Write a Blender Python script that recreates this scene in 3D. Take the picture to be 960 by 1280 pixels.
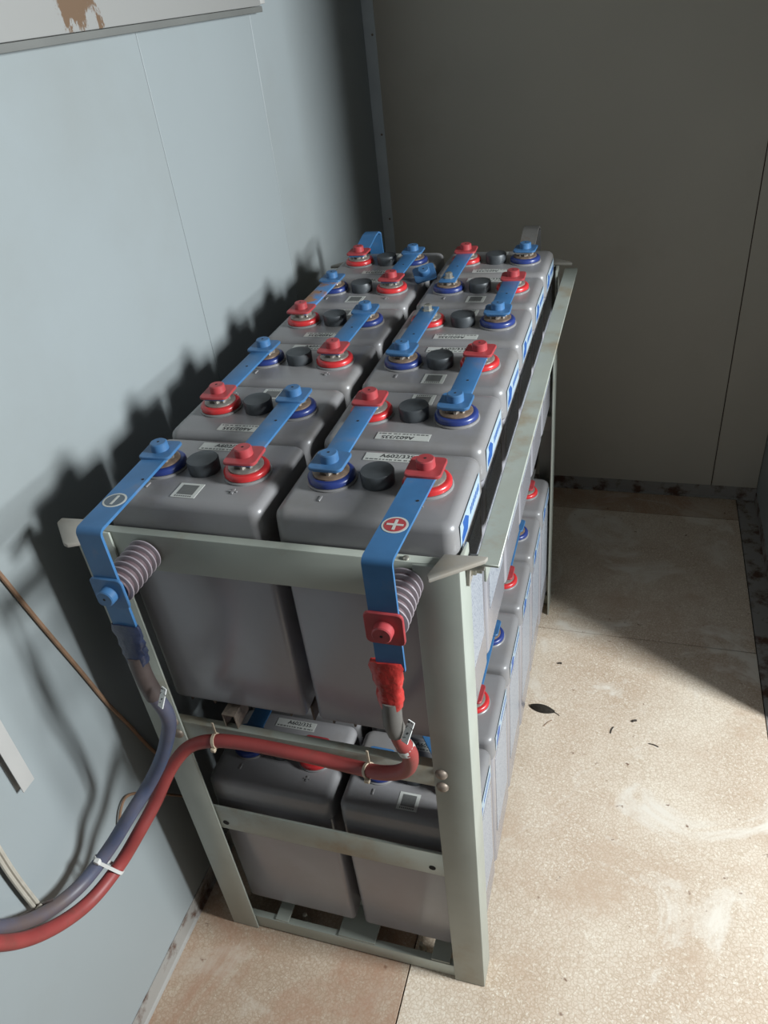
import bpy, bmesh, math, random
from mathutils import Vector, Matrix
random.seed(7)
for o in list(bpy.data.objects):
    bpy.data.objects.remove(o)
SC = bpy.context.scene
COL = SC.collection
PI = math.pi

# ------------------------------------------------------------------ camera
cam = bpy.data.cameras.new('camera')
camo = bpy.data.objects.new('camera', cam)
COL.objects.link(camo)
CAM = Vector((0.3643, -0.6809, 0.4579))
YAW, PITCH, ROLL, FPX = -0.3568, -0.6012, -0.1244, 957.5
_f = Vector((math.sin(YAW)*math.cos(PITCH), math.cos(YAW)*math.cos(PITCH), math.sin(PITCH)))
_r = Vector((math.cos(YAW), -math.sin(YAW), 0))
_u = _r.cross(_f)
_R = _r*math.cos(ROLL) + _u*math.sin(ROLL)
_U = -_r*math.sin(ROLL) + _u*math.cos(ROLL)
camo.matrix_world = Matrix(((_R.x, _U.x, -_f.x, CAM.x), (_R.y, _U.y, -_f.y, CAM.y), (_R.z, _U.z, -_f.z, CAM.z), (0, 0, 0, 1)))
cam.sensor_fit = 'VERTICAL'
cam.sensor_height = 36
cam.lens = 36*FPX/1280
cam.clip_start = 0.02
SC.camera = camo

# ------------------------------------------------------------------ world, light, exposure
w = bpy.data.worlds.new('world')
SC.world = w
w.use_nodes = True
w.node_tree.nodes['Background'].inputs[0].default_value = (0.92, 0.96, 1.0, 1)
w.node_tree.nodes['Background'].inputs[1].default_value = 0.16
ld = bpy.data.lights.new('doorway_daylight', 'AREA')
ld.shape = 'RECTANGLE'
ld.size = 0.38
ld.size_y = 0.60
ld.energy = 125
ld.color = (0.90, 0.97, 1.0)
lo = bpy.data.objects.new('doorway_daylight', ld)
COL.objects.link(lo)
LP = Vector((2.1, -0.09, 0.62))
lo.location = LP
lo.rotation_euler = (Vector((0.0, 0.15, 0.0)) - LP).to_track_quat('-Z', 'Y').to_euler()
vs = SC.view_settings
vs.view_transform = 'Standard'
vs.look = 'None'
vs.gamma = 1
vs.use_curve_mapping = False
vs.exposure = -0.25

# ------------------------------------------------------------------ dimensions (metres, z = 0 is the top of the upper cells)
FZ = -0.94          # floor
XL, XR = -0.325, 0.765
YB = 1.45
YF = -1.7           # where the modelled room stops, behind the camera
CZ = 1.30           # ceiling
CX = 0.109          # column centre
TX = 0.056          # terminal offset from the cell centre
RY = 0.156          # row pitch
CW, CD, CH = 0.206, 0.150, 0.34
LOWTOP = -0.527

# ------------------------------------------------------------------ materials
MATS = {}
def S(c):
    return tuple(((v/255)/12.92 if v/255 <= 0.04045 else ((v/255+0.055)/1.055)**2.4) for v in c)
def mat(name, rgb, rough=0.5, metal=0.0, var=0.12, scale=20, dirt=None, dirt_scale=6, dirt_lo=0.55, dirt_hi=0.75, bump=0.0, bump_scale=200, spec=0.5, coat=0.0):
    if name in MATS:
        return MATS[name]
    m = bpy.data.materials.new(name)
    m.use_nodes = True
    nt = m.node_tree
    N, K = nt.nodes, nt.links
    b = N['Principled BSDF']
    b.inputs['Roughness'].default_value = rough
    b.inputs['Metallic'].default_value = metal
    b.inputs['Specular IOR Level'].default_value = spec
    b.inputs['Coat Weight'].default_value = coat
    tc = N.new('ShaderNodeTexCoord')
    oi = N.new('ShaderNodeObjectInfo')
    add = N.new('ShaderNodeVectorMath'); add.operation = 'ADD'
    comb = N.new('ShaderNodeVectorMath'); comb.operation = 'SCALE'
    comb.inputs[0].default_value = (13.1, 7.7, 5.3)
    K.new(oi.outputs['Random'], comb.inputs['Scale'])
    K.new(tc.outputs['Object'], add.inputs[0])
    K.new(comb.outputs[0], add.inputs[1])
    nz = N.new('ShaderNodeTexNoise')
    nz.inputs['Scale'].default_value = scale
    nz.inputs['Detail'].default_value = 5
    K.new(add.outputs[0], nz.inputs['Vector'])
    rp = N.new('ShaderNodeValToRGB')
    rp.color_ramp.elements[0].position = 0.3
    rp.color_ramp.elements[1].position = 0.7
    rp.color_ramp.elements[0].color = (*[max(0, v*(1-var)) for v in rgb], 1)
    rp.color_ramp.elements[1].color = (*[min(1, v*(1+var)) for v in rgb], 1)
    K.new(nz.outputs['Fac'], rp.inputs['Fac'])
    out = rp.outputs['Color']
    if dirt:
        n2 = N.new('ShaderNodeTexNoise')
        n2.inputs['Scale'].default_value = dirt_scale
        n2.inputs['Detail'].default_value = 8
        n2.inputs['Roughness'].default_value = 0.65
        K.new(add.outputs[0], n2.inputs['Vector'])
        r2 = N.new('ShaderNodeValToRGB')
        r2.color_ramp.elements[0].position = dirt_lo
        r2.color_ramp.elements[1].position = dirt_hi
        K.new(n2.outputs['Fac'], r2.inputs['Fac'])
        mx = N.new('ShaderNodeMix'); mx.data_type = 'RGBA'
        K.new(r2.outputs['Color'], mx.inputs[0])
        K.new(out, mx.inputs[6])
        mx.inputs[7].default_value = (*dirt, 1)
        out = mx.outputs[2]
    K.new(out, b.inputs['Base Color'])
    if bump:
        n3 = N.new('ShaderNodeTexNoise')
        n3.inputs['Scale'].default_value = bump_scale
        K.new(tc.outputs['Object'], n3.inputs['Vector'])
        bp = N.new('ShaderNodeBump')
        bp.inputs['Strength'].default_value = bump
        bp.inputs['Distance'].default_value = 0.002
        K.new(n3.outputs['Fac'], bp.inputs['Height'])
        K.new(bp.outputs['Normal'], b.inputs['Normal'])
    MATS[name] = m
    return m

def text_lines_mat(name, base, ink, sx, sz, thr=0.52):
    """white sticker printed with rows of unreadably small dark type"""
    m = bpy.data.materials.new(name); m.use_nodes = True
    nt = m.node_tree; N, K = nt.nodes, nt.links
    b = N['Principled BSDF']; b.inputs['Roughness'].default_value = 0.4
    tc = N.new('ShaderNodeTexCoord')
    mp = N.new('ShaderNodeMapping'); mp.inputs['Scale'].default_value = (sx, sx, sz)
    K.new(tc.outputs['Object'], mp.inputs['Vector'])
    nz = N.new('ShaderNodeTexNoise'); nz.inputs['Scale'].default_value = 1; nz.inputs['Detail'].default_value = 2
    K.new(mp.outputs[0], nz.inputs['Vector'])
    sep = N.new('ShaderNodeSeparateXYZ'); K.new(tc.outputs['Object'], sep.inputs[0])
    mul = N.new('ShaderNodeMath'); mul.operation = 'MULTIPLY'; mul.inputs[1].default_value = sz*0.5
    K.new(sep.outputs['Z'], mul.inputs[0])
    fr = N.new('ShaderNodeMath'); fr.operation = 'FRACT'; K.new(mul.outputs[0], fr.inputs[0])
    g1 = N.new('ShaderNodeMath'); g1.operation = 'GREATER_THAN'; g1.inputs[1].default_value = 0.5; K.new(fr.outputs[0], g1.inputs[0])
    g2 = N.new('ShaderNodeMath'); g2.operation = 'GREATER_THAN'; g2.inputs[1].default_value = thr; K.new(nz.outputs['Fac'], g2.inputs[0])
    mm = N.new('ShaderNodeMath'); mm.operation = 'MULTIPLY'; K.new(g1.outputs[0], mm.inputs[0]); K.new(g2.outputs[0], mm.inputs[1])
    mx = N.new('ShaderNodeMix'); mx.data_type = 'RGBA'
    K.new(mm.outputs[0], mx.inputs[0])
    mx.inputs[6].default_value = (*base, 1); mx.inputs[7].default_value = (*ink, 1)
    K.new(mx.outputs[2], b.inputs['Base Color'])
    return m

M = {}
M['wall'] = mat('wall_paint', (0.275, 0.300, 0.305), 0.45, var=0.02, scale=3, dirt=(0.25, 0.265, 0.26), dirt_scale=1.6, dirt_lo=0.5, dirt_hi=0.8)
M['wall_back'] = mat('wall_back_paint', (0.46, 0.425, 0.36), 0.55, var=0.03, scale=4, dirt=(0.40, 0.36, 0.295), dirt_scale=3, dirt_lo=0.55, dirt_hi=0.85)
M['seam'] = mat('wall_seam', (0.40, 0.37, 0.32), 0.7)
M['trim'] = mat('grey_trim', (0.60, 0.64, 0.66), 0.5, var=0.08, scale=12)
M['skirt'] = mat('dirty_skirting', (0.27, 0.255, 0.235), 0.6, var=0.1, scale=9, dirt=(0.085, 0.04, 0.025), dirt_scale=18, dirt_lo=0.50, dirt_hi=0.62)
M['lip'] = mat('dull_grey_lip', (0.15, 0.15, 0.14), 0.6, var=0.08, scale=12)
M['ceil'] = mat('ceiling_paint', (0.42, 0.42, 0.40), 0.7, var=0.03)
M['gap'] = mat('floor_joint', (0.06, 0.03, 0.02), 0.9)
M['case'] = mat('grey_case_plastic', (0.29, 0.28, 0.30), 0.20, var=0.035, scale=8, dirt=(0.26, 0.245, 0.245), dirt_scale=9, dirt_lo=0.5, dirt_hi=0.85)
M['lid'] = mat('dimmed_lid_plastic', (0.215, 0.206, 0.207), 0.34, var=0.05, scale=10, dirt=(0.175, 0.158, 0.142), dirt_scale=14, dirt_lo=0.5, dirt_hi=0.85)  # darker than the case: weak grazing light on the tops put into the colour
M['red'] = mat('red_plastic', (0.48, 0.028, 0.03), 0.3, var=0.12, scale=60)
M['blue_ring'] = mat('dark_blue_plastic', (0.022, 0.038, 0.16), 0.32, var=0.12, scale=60)
M['redcover'] = mat('red_cover_plastic', (0.34, 0.045, 0.05), 0.45, var=0.15, scale=60)
M['bluecover'] = mat('blue_cover_plastic', (0.045, 0.13, 0.27), 0.45, var=0.15, scale=60)
M['strap'] = mat('blue_strap_sleeve', (0.040, 0.135, 0.29), 0.42, var=0.12, scale=30, dirt=(0.11, 0.14, 0.20), dirt_scale=30, dirt_lo=0.55, dirt_hi=0.8)
M['strap_rust'] = mat('stained_strap_sleeve', (0.07, 0.19, 0.40), 0.45, var=0.12, scale=30, dirt=(0.30, 0.14, 0.06), dirt_scale=22, dirt_lo=0.5, dirt_hi=0.6)
M['strap_bare'] = mat('tarnished_strap', (0.20, 0.19, 0.18), 0.4, metal=0.3, dirt=(0.14, 0.07, 0.03), dirt_scale=25)
M['lead'] = mat('lead_grey', (0.28, 0.25, 0.22), 0.4, metal=0.45, var=0.25, scale=120)
M['washer'] = mat('brown_washer', (0.20, 0.14, 0.10), 0.45, metal=0.3, var=0.3, scale=100)
M['bolt'] = mat('zinc_bolt', (0.55, 0.52, 0.45), 0.3, metal=0.8, var=0.2, scale=150)
M['rustbolt'] = mat('rusty_bolt', (0.24, 0.19, 0.15), 0.5, metal=0.4, var=0.3, scale=150)
M['valve'] = mat('dark_valve_plastic', (0.050, 0.055, 0.060), 0.45, var=0.2, scale=50)
M['white'] = mat('sticker_white', (0.46, 0.46, 0.43), 0.45, var=0.03)
M['paleblue'] = mat('pale_blue_sticker', (0.33, 0.41, 0.47), 0.4, var=0.03)
M['logo'] = mat('logo_blue', (0.02, 0.085, 0.30), 0.4, var=0.05)
M['ink'] = mat('black_ink', (0.03, 0.03, 0.03), 0.6, var=0.05)
M['greyink'] = mat('grey_print', (0.11, 0.11, 0.105), 0.6, var=0.1, scale=300)
M['smallprint'] = text_lines_mat('small_print', (0.33, 0.34, 0.365), (0.07, 0.09, 0.14), 700, 330, 0.56)
M['tinyprint'] = text_lines_mat('tag_print', (0.72, 0.72, 0.70), (0.05, 0.05, 0.05), 420, 300, 0.55)
M['steel'] = mat('grey_green_steel', (0.335, 0.35, 0.305), 0.38, var=0.07, scale=14, dirt=(0.28, 0.235, 0.165), dirt_scale=11, dirt_lo=0.58, dirt_hi=0.80)
M['steel_stain'] = mat('stained_steel', (0.335, 0.35, 0.305), 0.36, var=0.08, scale=14, dirt=(0.27, 0.20, 0.12), dirt_scale=9, dirt_lo=0.50, dirt_hi=0.70)
M['rusty'] = mat('rust_brown_steel', (0.11, 0.08, 0.06), 0.6, var=0.25, scale=18, dirt=(0.17, 0.15, 0.12), dirt_scale=14)
M['gusset'] = mat('gusset_steel', (0.28, 0.255, 0.22), 0.5, var=0.08, scale=25, dirt=(0.30, 0.25, 0.19), dirt_scale=16)
M['hole'] = mat('dark_hole', (0.012, 0.010, 0.010), 0.9)
M['ins'] = mat('insulator_body', (0.11, 0.075, 0.082), 0.4, var=0.12, scale=40)
M['rib'] = mat('insulator_rib', (0.31, 0.265, 0.285), 0.35, var=0.1, scale=40)
M['redcable'] = mat('red_cable_jacket', (0.26, 0.042, 0.038), 0.5, var=0.12, scale=30, dirt=(0.17, 0.05, 0.04), dirt_scale=24)
M['bluecable'] = mat('blue_cable_jacket', (0.065, 0.092, 0.17), 0.48, var=0.12, scale=30, dirt=(0.115, 0.085, 0.080), dirt_scale=5, dirt_lo=0.35, dirt_hi=0.65)
M['redtape'] = mat('red_tape', (0.42, 0.035, 0.03), 0.28, var=0.3, scale=60, bump=0.6, bump_scale=120)
M['bluetape'] = mat('dark_blue_tape', (0.028, 0.036, 0.07), 0.3, var=0.4, scale=60, bump=0.6, bump_scale=120)
M['sleeve_g'] = mat('grey_heat_shrink', (0.11, 0.10, 0.09), 0.5, var=0.15, scale=40)
M['sleeve_b'] = mat('brown_heat_shrink', (0.075, 0.055, 0.05), 0.5, var=0.2, scale=40)
M['tie'] = mat('beige_tie', (0.45, 0.36, 0.26), 0.5, var=0.1)
M['tiewhite'] = mat('white_tie', (0.62, 0.60, 0.57), 0.5, var=0.1)
M['brownwire'] = mat('brown_wire', (0.26, 0.15, 0.09), 0.6, var=0.2, scale=60)
M['beigewire'] = mat('beige_wire', (0.40, 0.36, 0.30), 0.55, var=0.12, scale=60)
M['whiteplastic'] = mat('white_plastic', (0.42, 0.405, 0.385), 0.5, var=0.03)
M['leaf'] = mat('dry_leaf', (0.055, 0.045, 0.035), 0.8, var=0.3, scale=150)
M['twig'] = mat('dark_twig', (0.04, 0.03, 0.022), 0.8, var=0.3)

def floor_material(name='speckled_floor_sheet', k=1.0):
    m = bpy.data.materials.new(name); m.use_nodes = True
    nt = m.node_tree; N, K = nt.nodes, nt.links
    b = N['Principled BSDF']; b.inputs['Roughness'].default_value = 0.62
    g = N.new('ShaderNodeNewGeometry')
    def noise(scale, detail, lo, hi, c0=(0, 0, 0), c1=(1, 1, 1), rough=0.55, dist=0.0):
        n = N.new('ShaderNodeTexNoise')
        n.inputs['Scale'].default_value = scale; n.inputs['Detail'].default_value = detail
        n.inputs['Roughness'].default_value = rough; n.inputs['Distortion'].default_value = dist
        K.new(g.outputs['Position'], n.inputs['Vector'])
        r = N.new('ShaderNodeValToRGB')
        r.color_ramp.elements[0].position = lo; r.color_ramp.elements[1].position = hi
        r.color_ramp.elements[0].color = (*c0, 1); r.color_ramp.elements[1].color = (*c1, 1)
        K.new(n.outputs['Fac'], r.inputs['Fac'])
        return r.outputs['Color']
    def mix(fac, a, bb, typ='MIX'):
        x = N.new('ShaderNodeMix'); x.data_type = 'RGBA'; x.blend_type = typ
        if hasattr(fac, 'links'): K.new(fac, x.inputs[0])
        else: x.inputs[0].default_value = fac
        for i, v in ((6, a), (7, bb)):
            if hasattr(v, 'links'): K.new(v, x.inputs[i])
            else: x.inputs[i].default_value = (*v, 1)
        return x.outputs[2]
    base = noise(4.5, 6, 0.35, 0.68, (0.56, 0.44, 0.335), (0.70, 0.60, 0.49))
    # small crackled flakes
    vo = N.new('ShaderNodeTexVoronoi'); vo.feature = 'DISTANCE_TO_EDGE'; vo.inputs['Scale'].default_value = 150
    K.new(g.outputs['Position'], vo.inputs['Vector'])
    rv = N.new('ShaderNodeValToRGB'); rv.color_ramp.elements[0].position = 0.0; rv.color_ramp.elements[1].position = 0.14
    rv.color_ramp.elements[0].color = (0.72, 0.66, 0.58, 1); rv.color_ramp.elements[1].color = (1, 1, 1, 1)
    K.new(vo.outputs['Distance'], rv.inputs['Fac'])
    base = mix(0.75, base, rv.outputs['Color'], 'MULTIPLY')
    base = mix(noise(260, 2, 0.55, 0.72), base, (0.76, 0.68, 0.57))
    base = mix(noise(6, 8, 0.52, 0.74, rough=0.7), base, (0.50, 0.36, 0.255))      # brown stains
    base = mix(noise(3.6, 8, 0.545, 0.64, rough=0.65, dist=1.5), base, (0.71, 0.64, 0.55))  # pale scuffs
    base = mix(noise(45, 3, 0.70, 0.76), base, (0.20, 0.12, 0.08))                  # specks
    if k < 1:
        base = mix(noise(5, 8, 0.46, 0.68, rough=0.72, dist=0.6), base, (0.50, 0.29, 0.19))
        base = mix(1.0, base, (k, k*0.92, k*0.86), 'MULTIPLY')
    K.new(base, b.inputs['Base Color'])
    bp = N.new('ShaderNodeBump'); bp.inputs['Strength'].default_value = 0.25; bp.inputs['Distance'].default_value = 0.001
    K.new(vo.outputs['Distance'], bp.inputs['Height']); K.new(bp.outputs['Normal'], b.inputs['Normal'])
    return m
M['floor'] = floor_material()
M['floor_brown'] = floor_material('browned_floor_sheet', 0.70)  # same sheet with brown patches and a darker, warmer overall tint

def stained_panel():
    """white sheet with a peeled brown patch"""
    m = bpy.data.materials.new('white_stained_panel'); m.use_nodes = True
    nt = m.node_tree; N, K = nt.nodes, nt.links
    b = N['Principled BSDF']; b.inputs['Roughness'].default_value = 0.5
    g = N.new('ShaderNodeNewGeometry')
    sep = N.new('ShaderNodeSeparateXYZ'); K.new(g.outputs['Position'], sep.inputs[0])
    def band(sock, c, h):
        s = N.new('ShaderNodeMath'); s.operation = 'SUBTRACT'; s.inputs[1].default_value = c; K.new(sock, s.inputs[0])
        a = N.new('ShaderNodeMath'); a.operation = 'ABSOLUTE'; K.new(s.outputs[0], a.inputs[0])
        d = N.new('ShaderNodeMath'); d.operation = 'DIVIDE'; d.inputs[1].default_value = h; K.new(a.outputs[0], d.inputs[0])
        return d.outputs[0]
    n = N.new('ShaderNodeTexNoise'); n.inputs['Scale'].default_value = 38; n.inputs['Detail'].default_value = 6; n.inputs['Roughness'].default_value = 0.7
    mp = N.new('ShaderNodeMapping'); mp.inputs['Scale'].default_value = (1, 1, 0.45)
    K.new(g.outputs['Position'], mp.inputs['Vector']); K.new(mp.outputs[0], n.inputs['Vector'])
    mxx = N.new('ShaderNodeMath'); mxx.operation = 'MAXIMUM'
    K.new(band(sep.outputs['Y'], 0.275, 0.060), mxx.inputs[0]); K.new(band(sep.outputs['Z'], 0.505, 0.085), mxx.inputs[1])
    sb = N.new('ShaderNodeMath'); sb.operation = 'SUBTRACT'; sb.inputs[0].default_value = 1.0; K.new(mxx.outputs[0], sb.inputs[1])
    ad = N.new('ShaderNodeMath'); ad.operation = 'MULTIPLY_ADD'; ad.inputs[1].default_value = 0.42
    K.new(sb.outputs[0], ad.inputs[0]); K.new(n.outputs['Fac'], ad.inputs[2])
    r = N.new('ShaderNodeValToRGB'); r.color_ramp.elements[0].position = 0.62; r.color_ramp.elements[1].position = 0.66
    K.new(ad.outputs[0], r.inputs['Fac'])
    mx = N.new('ShaderNodeMix'); mx.data_type = 'RGBA'; K.new(r.outputs['Color'], mx.inputs[0])
    mx.inputs[6].default_value = (0.285, 0.278, 0.265, 1); mx.inputs[7].default_value = (0.15, 0.095, 0.06, 1)
    K.new(mx.outputs[2], b.inputs['Base Color'])
    return m
M['panel'] = stained_panel()

# ------------------------------------------------------------------ mesh helpers
def mesh_from(bm, name, m, smooth=True):
    me = bpy.data.meshes.new(name)
    bmesh.ops.recalc_face_normals(bm, faces=bm.faces)
    bm.to_mesh(me); bm.free()
    for mm in (m if isinstance(m, (list, tuple)) else [m]):
        me.materials.append(mm)
    if smooth:
        for p in me.polygons: p.use_smooth = True
        me.set_sharp_from_angle(angle=math.radians(40))
    return me
def link(name, me, parent=None, loc=(0, 0, 0), rot=(0, 0, 0)):
    o = bpy.data.objects.new(name, me)
    COL.objects.link(o)
    o.parent = parent
    o.location = loc; o.rotation_euler = rot
    return o
def empty(name, loc, label, cat, group=None, rz=0):
    o = bpy.data.objects.new(name, None)
    o.empty_display_size = 0.05
    COL.objects.link(o)
    o.location = loc; o.rotation_euler = (0, 0, rz)
    return tag(o, label, cat, group)
def tag(o, label, cat, group=None):
    o['label'] = label; o['category'] = cat
    if group: o['group'] = group
    return o
def struct(name, me, label=None):
    o = link(name, me); o['kind'] = 'structure'
    if label: o['label'] = label
    return o
def add_box(bm, x0, x1, y0, y1, z0, z1):
    v = [bm.verts.new((x, y, z)) for x in (x0, x1) for y in (y0, y1) for z in (z0, z1)]
    for f in ((0, 1, 3, 2), (4, 6, 7, 5), (0, 4, 5, 1), (2, 3, 7, 6), (0, 2, 6, 4), (1, 5, 7, 3)):
        bm.faces.new([v[i] for i in f])
def box(name, m, x0, x1, y0, y1, z0, z1, bev=0.0, seg=2):
    bm = bmesh.new(); add_box(bm, x0, x1, y0, y1, z0, z1)
    if bev: bmesh.ops.bevel(bm, geom=bm.edges[:], offset=bev, segments=seg, affect='EDGES', profile=0.5)
    return mesh_from(bm, name, m)
def round_poly(w, d, r, n=4):
    pts = []
    for cx, cy, a0 in ((w/2-r, d/2-r, 0), (-w/2+r, d/2-r, PI/2), (-w/2+r, -d/2+r, PI), (w/2-r, -d/2+r, 1.5*PI)):
        for i in range(n+1):
            a = a0 + PI/2*i/n
            pts.append((cx+r*math.cos(a), cy+r*math.sin(a)))
    return pts
def loft(bm, rings, cap=True):
    R = [[bm.verts.new(p) for p in ring] for ring in rings]
    n = len(R[0])
    for a, b in zip(R, R[1:]):
        for i in range(n):
            bm.faces.new((a[i], a[(i+1) % n], b[(i+1) % n], b[i]))
    if cap:
        bm.faces.new(R[0][::-1]); bm.faces.new(R[-1])
    return R
def rbox(name, m, w, d, levels, r, n=4):
    """rounded-plan solid; levels = [(z, inset)]"""
    bm = bmesh.new()
    loft(bm, [[(x, y, z) for x, y in round_poly(w-2*i, d-2*i, max(r-i*0.6, 0.001), n)] for z, i in levels])
    return mesh_from(bm, name, m)
def lathe(name, m, prof, n=24, axis='z', matidx=None):
    """prof = [(r, z)]"""
    bm = bmesh.new()
    def pt(r, z, a):
        x, y = r*math.cos(a), r*math.sin(a)
        return (x, y, z) if axis == 'z' else (x, z, y)
    rings = [[pt(r, z, 2*PI*i/n) for i in range(n)] for r, z in prof]
    loft(bm, rings)
    return mesh_from(bm, name, m)
def prism(name, m, pts, z0, z1, bev=0.0):
    bm = bmesh.new()
    loft(bm, [[(x, y, z0) for x, y in pts], [(x, y, z1) for x, y in pts]])
    if bev: bmesh.ops.bevel(bm, geom=bm.edges[:], offset=bev, segments=2, affect='EDGES', profile=0.5)
    return mesh_from(bm, name, m)
def catmull(pts, sub=8):
    P = [Vector(p) for p in pts]
    Q = [P[0]*2-P[1]] + P + [P[-1]*2-P[-2]]
    out = []
    for i in range(1, len(Q)-2):
        for k in range(sub):
            t = k/sub
            a, b, c, d = Q[i-1], Q[i], Q[i+1], Q[i+2]
            out.append(0.5*((2*b)+(c-a)*t+(2*a-5*b+4*c-d)*t*t+(-a+3*b-3*c+d)*t*t*t))
    out.append(P[-1])
    return out
def tube(name, m, path, rad, n=14, sub=8, smooth_path=True, flat=1.0):
    P = catmull(path, sub) if smooth_path else [Vector(p) for p in path]
    bm = bmesh.new()
    T = [(P[min(i+1, len(P)-1)]-P[max(i-1, 0)]).normalized() for i in range(len(P))]
    up = Vector((0, 0, 1)) if abs(T[0].z) < 0.9 else Vector((1, 0, 0))
    nrm = (up - T[0]*up.dot(T[0])).normalized()
    rings = []
    for i, p in enumerate(P):
        nrm = (nrm - T[i]*nrm.dot(T[i])).normalized()
        b = T[i].cross(nrm)
        r = rad(i/(len(P)-1)) if callable(rad) else rad
        rings.append([p + (nrm*math.cos(2*PI*k/n)*flat + b*math.sin(2*PI*k/n))*r for k in range(n)])
    loft(bm, rings)
    return mesh_from(bm, name, m)
def ribbon(name, m, path, width, t):
    """bent flat bar: path of (y, z), constant x = 0"""
    bm = bmesh.new()
    P = [Vector((0, y, z)) for y, z in path]
    rings = []
    for i, p in enumerate(P):
        a = (P[i]-P[i-1]).normalized() if i else (P[1]-P[0]).normalized()
        c = (P[i+1]-P[i]).normalized() if i < len(P)-1 else a
        d = (a+c).normalized()
        nn = Vector((0, -d.z, d.y)) / max(0.5, d.dot(a))
        q = [p+nn*t/2, p-nn*t/2]
        rings.append([q[0]+Vector((-width/2, 0, 0)), q[0]+Vector((width/2, 0, 0)), q[1]+Vector((width/2, 0, 0)), q[1]+Vector((-width/2, 0, 0))])
    loft(bm, rings)
    me = mesh_from(bm, name, m)
    me.set_sharp_from_angle(angle=math.radians(35))
    return me
def arc(cy, cz, r, a0, a1, n=5):
    return [(cy+r*math.cos(math.radians(a0+(a1-a0)*i/n)), cz+r*math.sin(math.radians(a0+(a1-a0)*i/n))) for i in range(n+1)]
def text_mesh(s, size, m, extrude=0.0002):
    cu = bpy.data.curves.new('lettering', 'FONT')
    cu.body = s; cu.size = size; cu.extrude = extrude; cu.align_x = 'CENTER'; cu.align_y = 'CENTER'; cu.resolution_u = 3
    o = bpy.data.objects.new('lettering_source', cu)
    COL.objects.link(o)
    dg = bpy.context.evaluated_depsgraph_get()
    me = bpy.data.meshes.new_from_object(o.evaluated_get(dg))
    me.materials.clear(); me.materials.append(m)
    bpy.data.objects.remove(o)
    return me

# ------------------------------------------------------------------ the room
floor = struct('floor', box('floor', M['gap'], XL-0.05, XR+0.05, YF, YB+0.05, FZ-0.05, FZ-0.006))
G = 0.0011
def floor_panel(x0, x1, y0, y1):
    link('floor_panel', box('floor_panel', M['floor_brown' if x0 < 0 else 'floor'], x0+G, x1-G, y0+G, y1-G, FZ-0.006, FZ, 0.0006, 1), floor)
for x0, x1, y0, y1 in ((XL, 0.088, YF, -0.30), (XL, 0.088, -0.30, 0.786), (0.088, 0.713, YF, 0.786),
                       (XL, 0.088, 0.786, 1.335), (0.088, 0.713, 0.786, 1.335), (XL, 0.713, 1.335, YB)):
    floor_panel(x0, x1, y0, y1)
link('edge_strip', box('edge_strip', M['skirt'], 0.713+G, XR, YF, YB, FZ-0.006, FZ-0.001, 0.0005, 1), floor)

def wall(name, x0, x1, y0, y1, z0, z1, m):
    return struct(name, box(name, m, x0, x1, y0, y1, z0, z1))
T = 0.06
wl = wall('wall_left', XL-T, XL-0.004, YF, YB+T, FZ-0.05, CZ, M['seam'])
for y0, y1 in ((YF, 0.424), (0.424, 0.803), (0.803, YB)):
    link('wall_panel', box('wall_panel', M['wall'], XL-0.004, XL, y0+0.0006, y1-0.0006, FZ-0.005, CZ, 0.0006, 1), wl)
wb = wall('wall_back', XL-T, XR+T, YB+0.004, YB+T, FZ-0.05, CZ, M['gap'])
for x0, x1 in ((XL, 0.637), (0.637, XR)):
    link('wall_panel', box('wall_panel', M['wall_back'], x0+0.0012, x1-0.0012, YB, YB+0.004, FZ-0.005, CZ, 0.0006, 1), wb)
# right wall with the open doorway the daylight comes through
DY0, DY1, DZ = -0.50, 0.565, 1.06
wr = wall('wall_right', XR, XR+T, DY1, YB+T, FZ-0.05, CZ, M['wall'])
link('wall_panel', box('wall_panel', M['wall'], XR, XR+T, YF, DY0, FZ-0.05, CZ), wr)
link('wall_panel', box('wall_panel', M['wall'], XR, XR+T, DY0, DY1, DZ, CZ), wr)
struct('ceiling', box('ceiling', M['ceil'], XL-T, XR+T, YF, YB+T, CZ, CZ+0.05))
# corner angle, skirtings
t1 = struct('trim_1', box('trim_1', M['trim'], XL, XL+0.030, YB-0.003, YB, FZ, CZ, 0.0008, 1), 'grey metal corner strip with small screws')
scr = lathe('screw', M['rustbolt'], [(0.0028, 0), (0.0028, 0.001), (0.0015, 0.0016)], 10, 'y')
for z in (0.62, 0.355, 0.13, -0.085, -0.3):
    link('screw', scr, t1, (XL+0.022, YB-0.003, z), (PI, 0, 0))
def angle_strip(name, pts, y0, y1, m, axis='y'):
    bm = bmesh.new()
    if axis == 'y': loft(bm, [[(a, y, b) for a, b in pts] for y in (y0, y1)])
    else: loft(bm, [[(y, a, b) for a, b in pts] for y in (y0, y1)])
    bmesh.ops.triangulate(bm, faces=[f for f in bm.faces if len(f.verts) > 4])
    return mesh_from(bm, name, m)
struct('baseboard_left', angle_strip('baseboard_left', [(XL, FZ), (XL+0.006, FZ), (XL+0.005, FZ+0.003), (XL+0.002, FZ+0.006), (XL+0.002, FZ+0.044), (XL, FZ+0.044)], YF, YB, M['skirt']))
struct('baseboard_back', angle_strip('baseboard_back', [(YB, FZ), (YB-0.008, FZ), (YB-0.008, FZ+0.004), (YB-0.0025, FZ+0.006), (YB-0.0025, FZ+0.042), (YB, FZ+0.042)], XL+0.03, XR, M['skirt'], 'x'))
struct('baseboard_right', angle_strip('baseboard_right', [(XR, FZ), (XR-0.0025, FZ), (XR-0.0025, FZ+0.030), (XR, FZ+0.030)], DY1, YB-0.008, M['skirt']))

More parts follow.
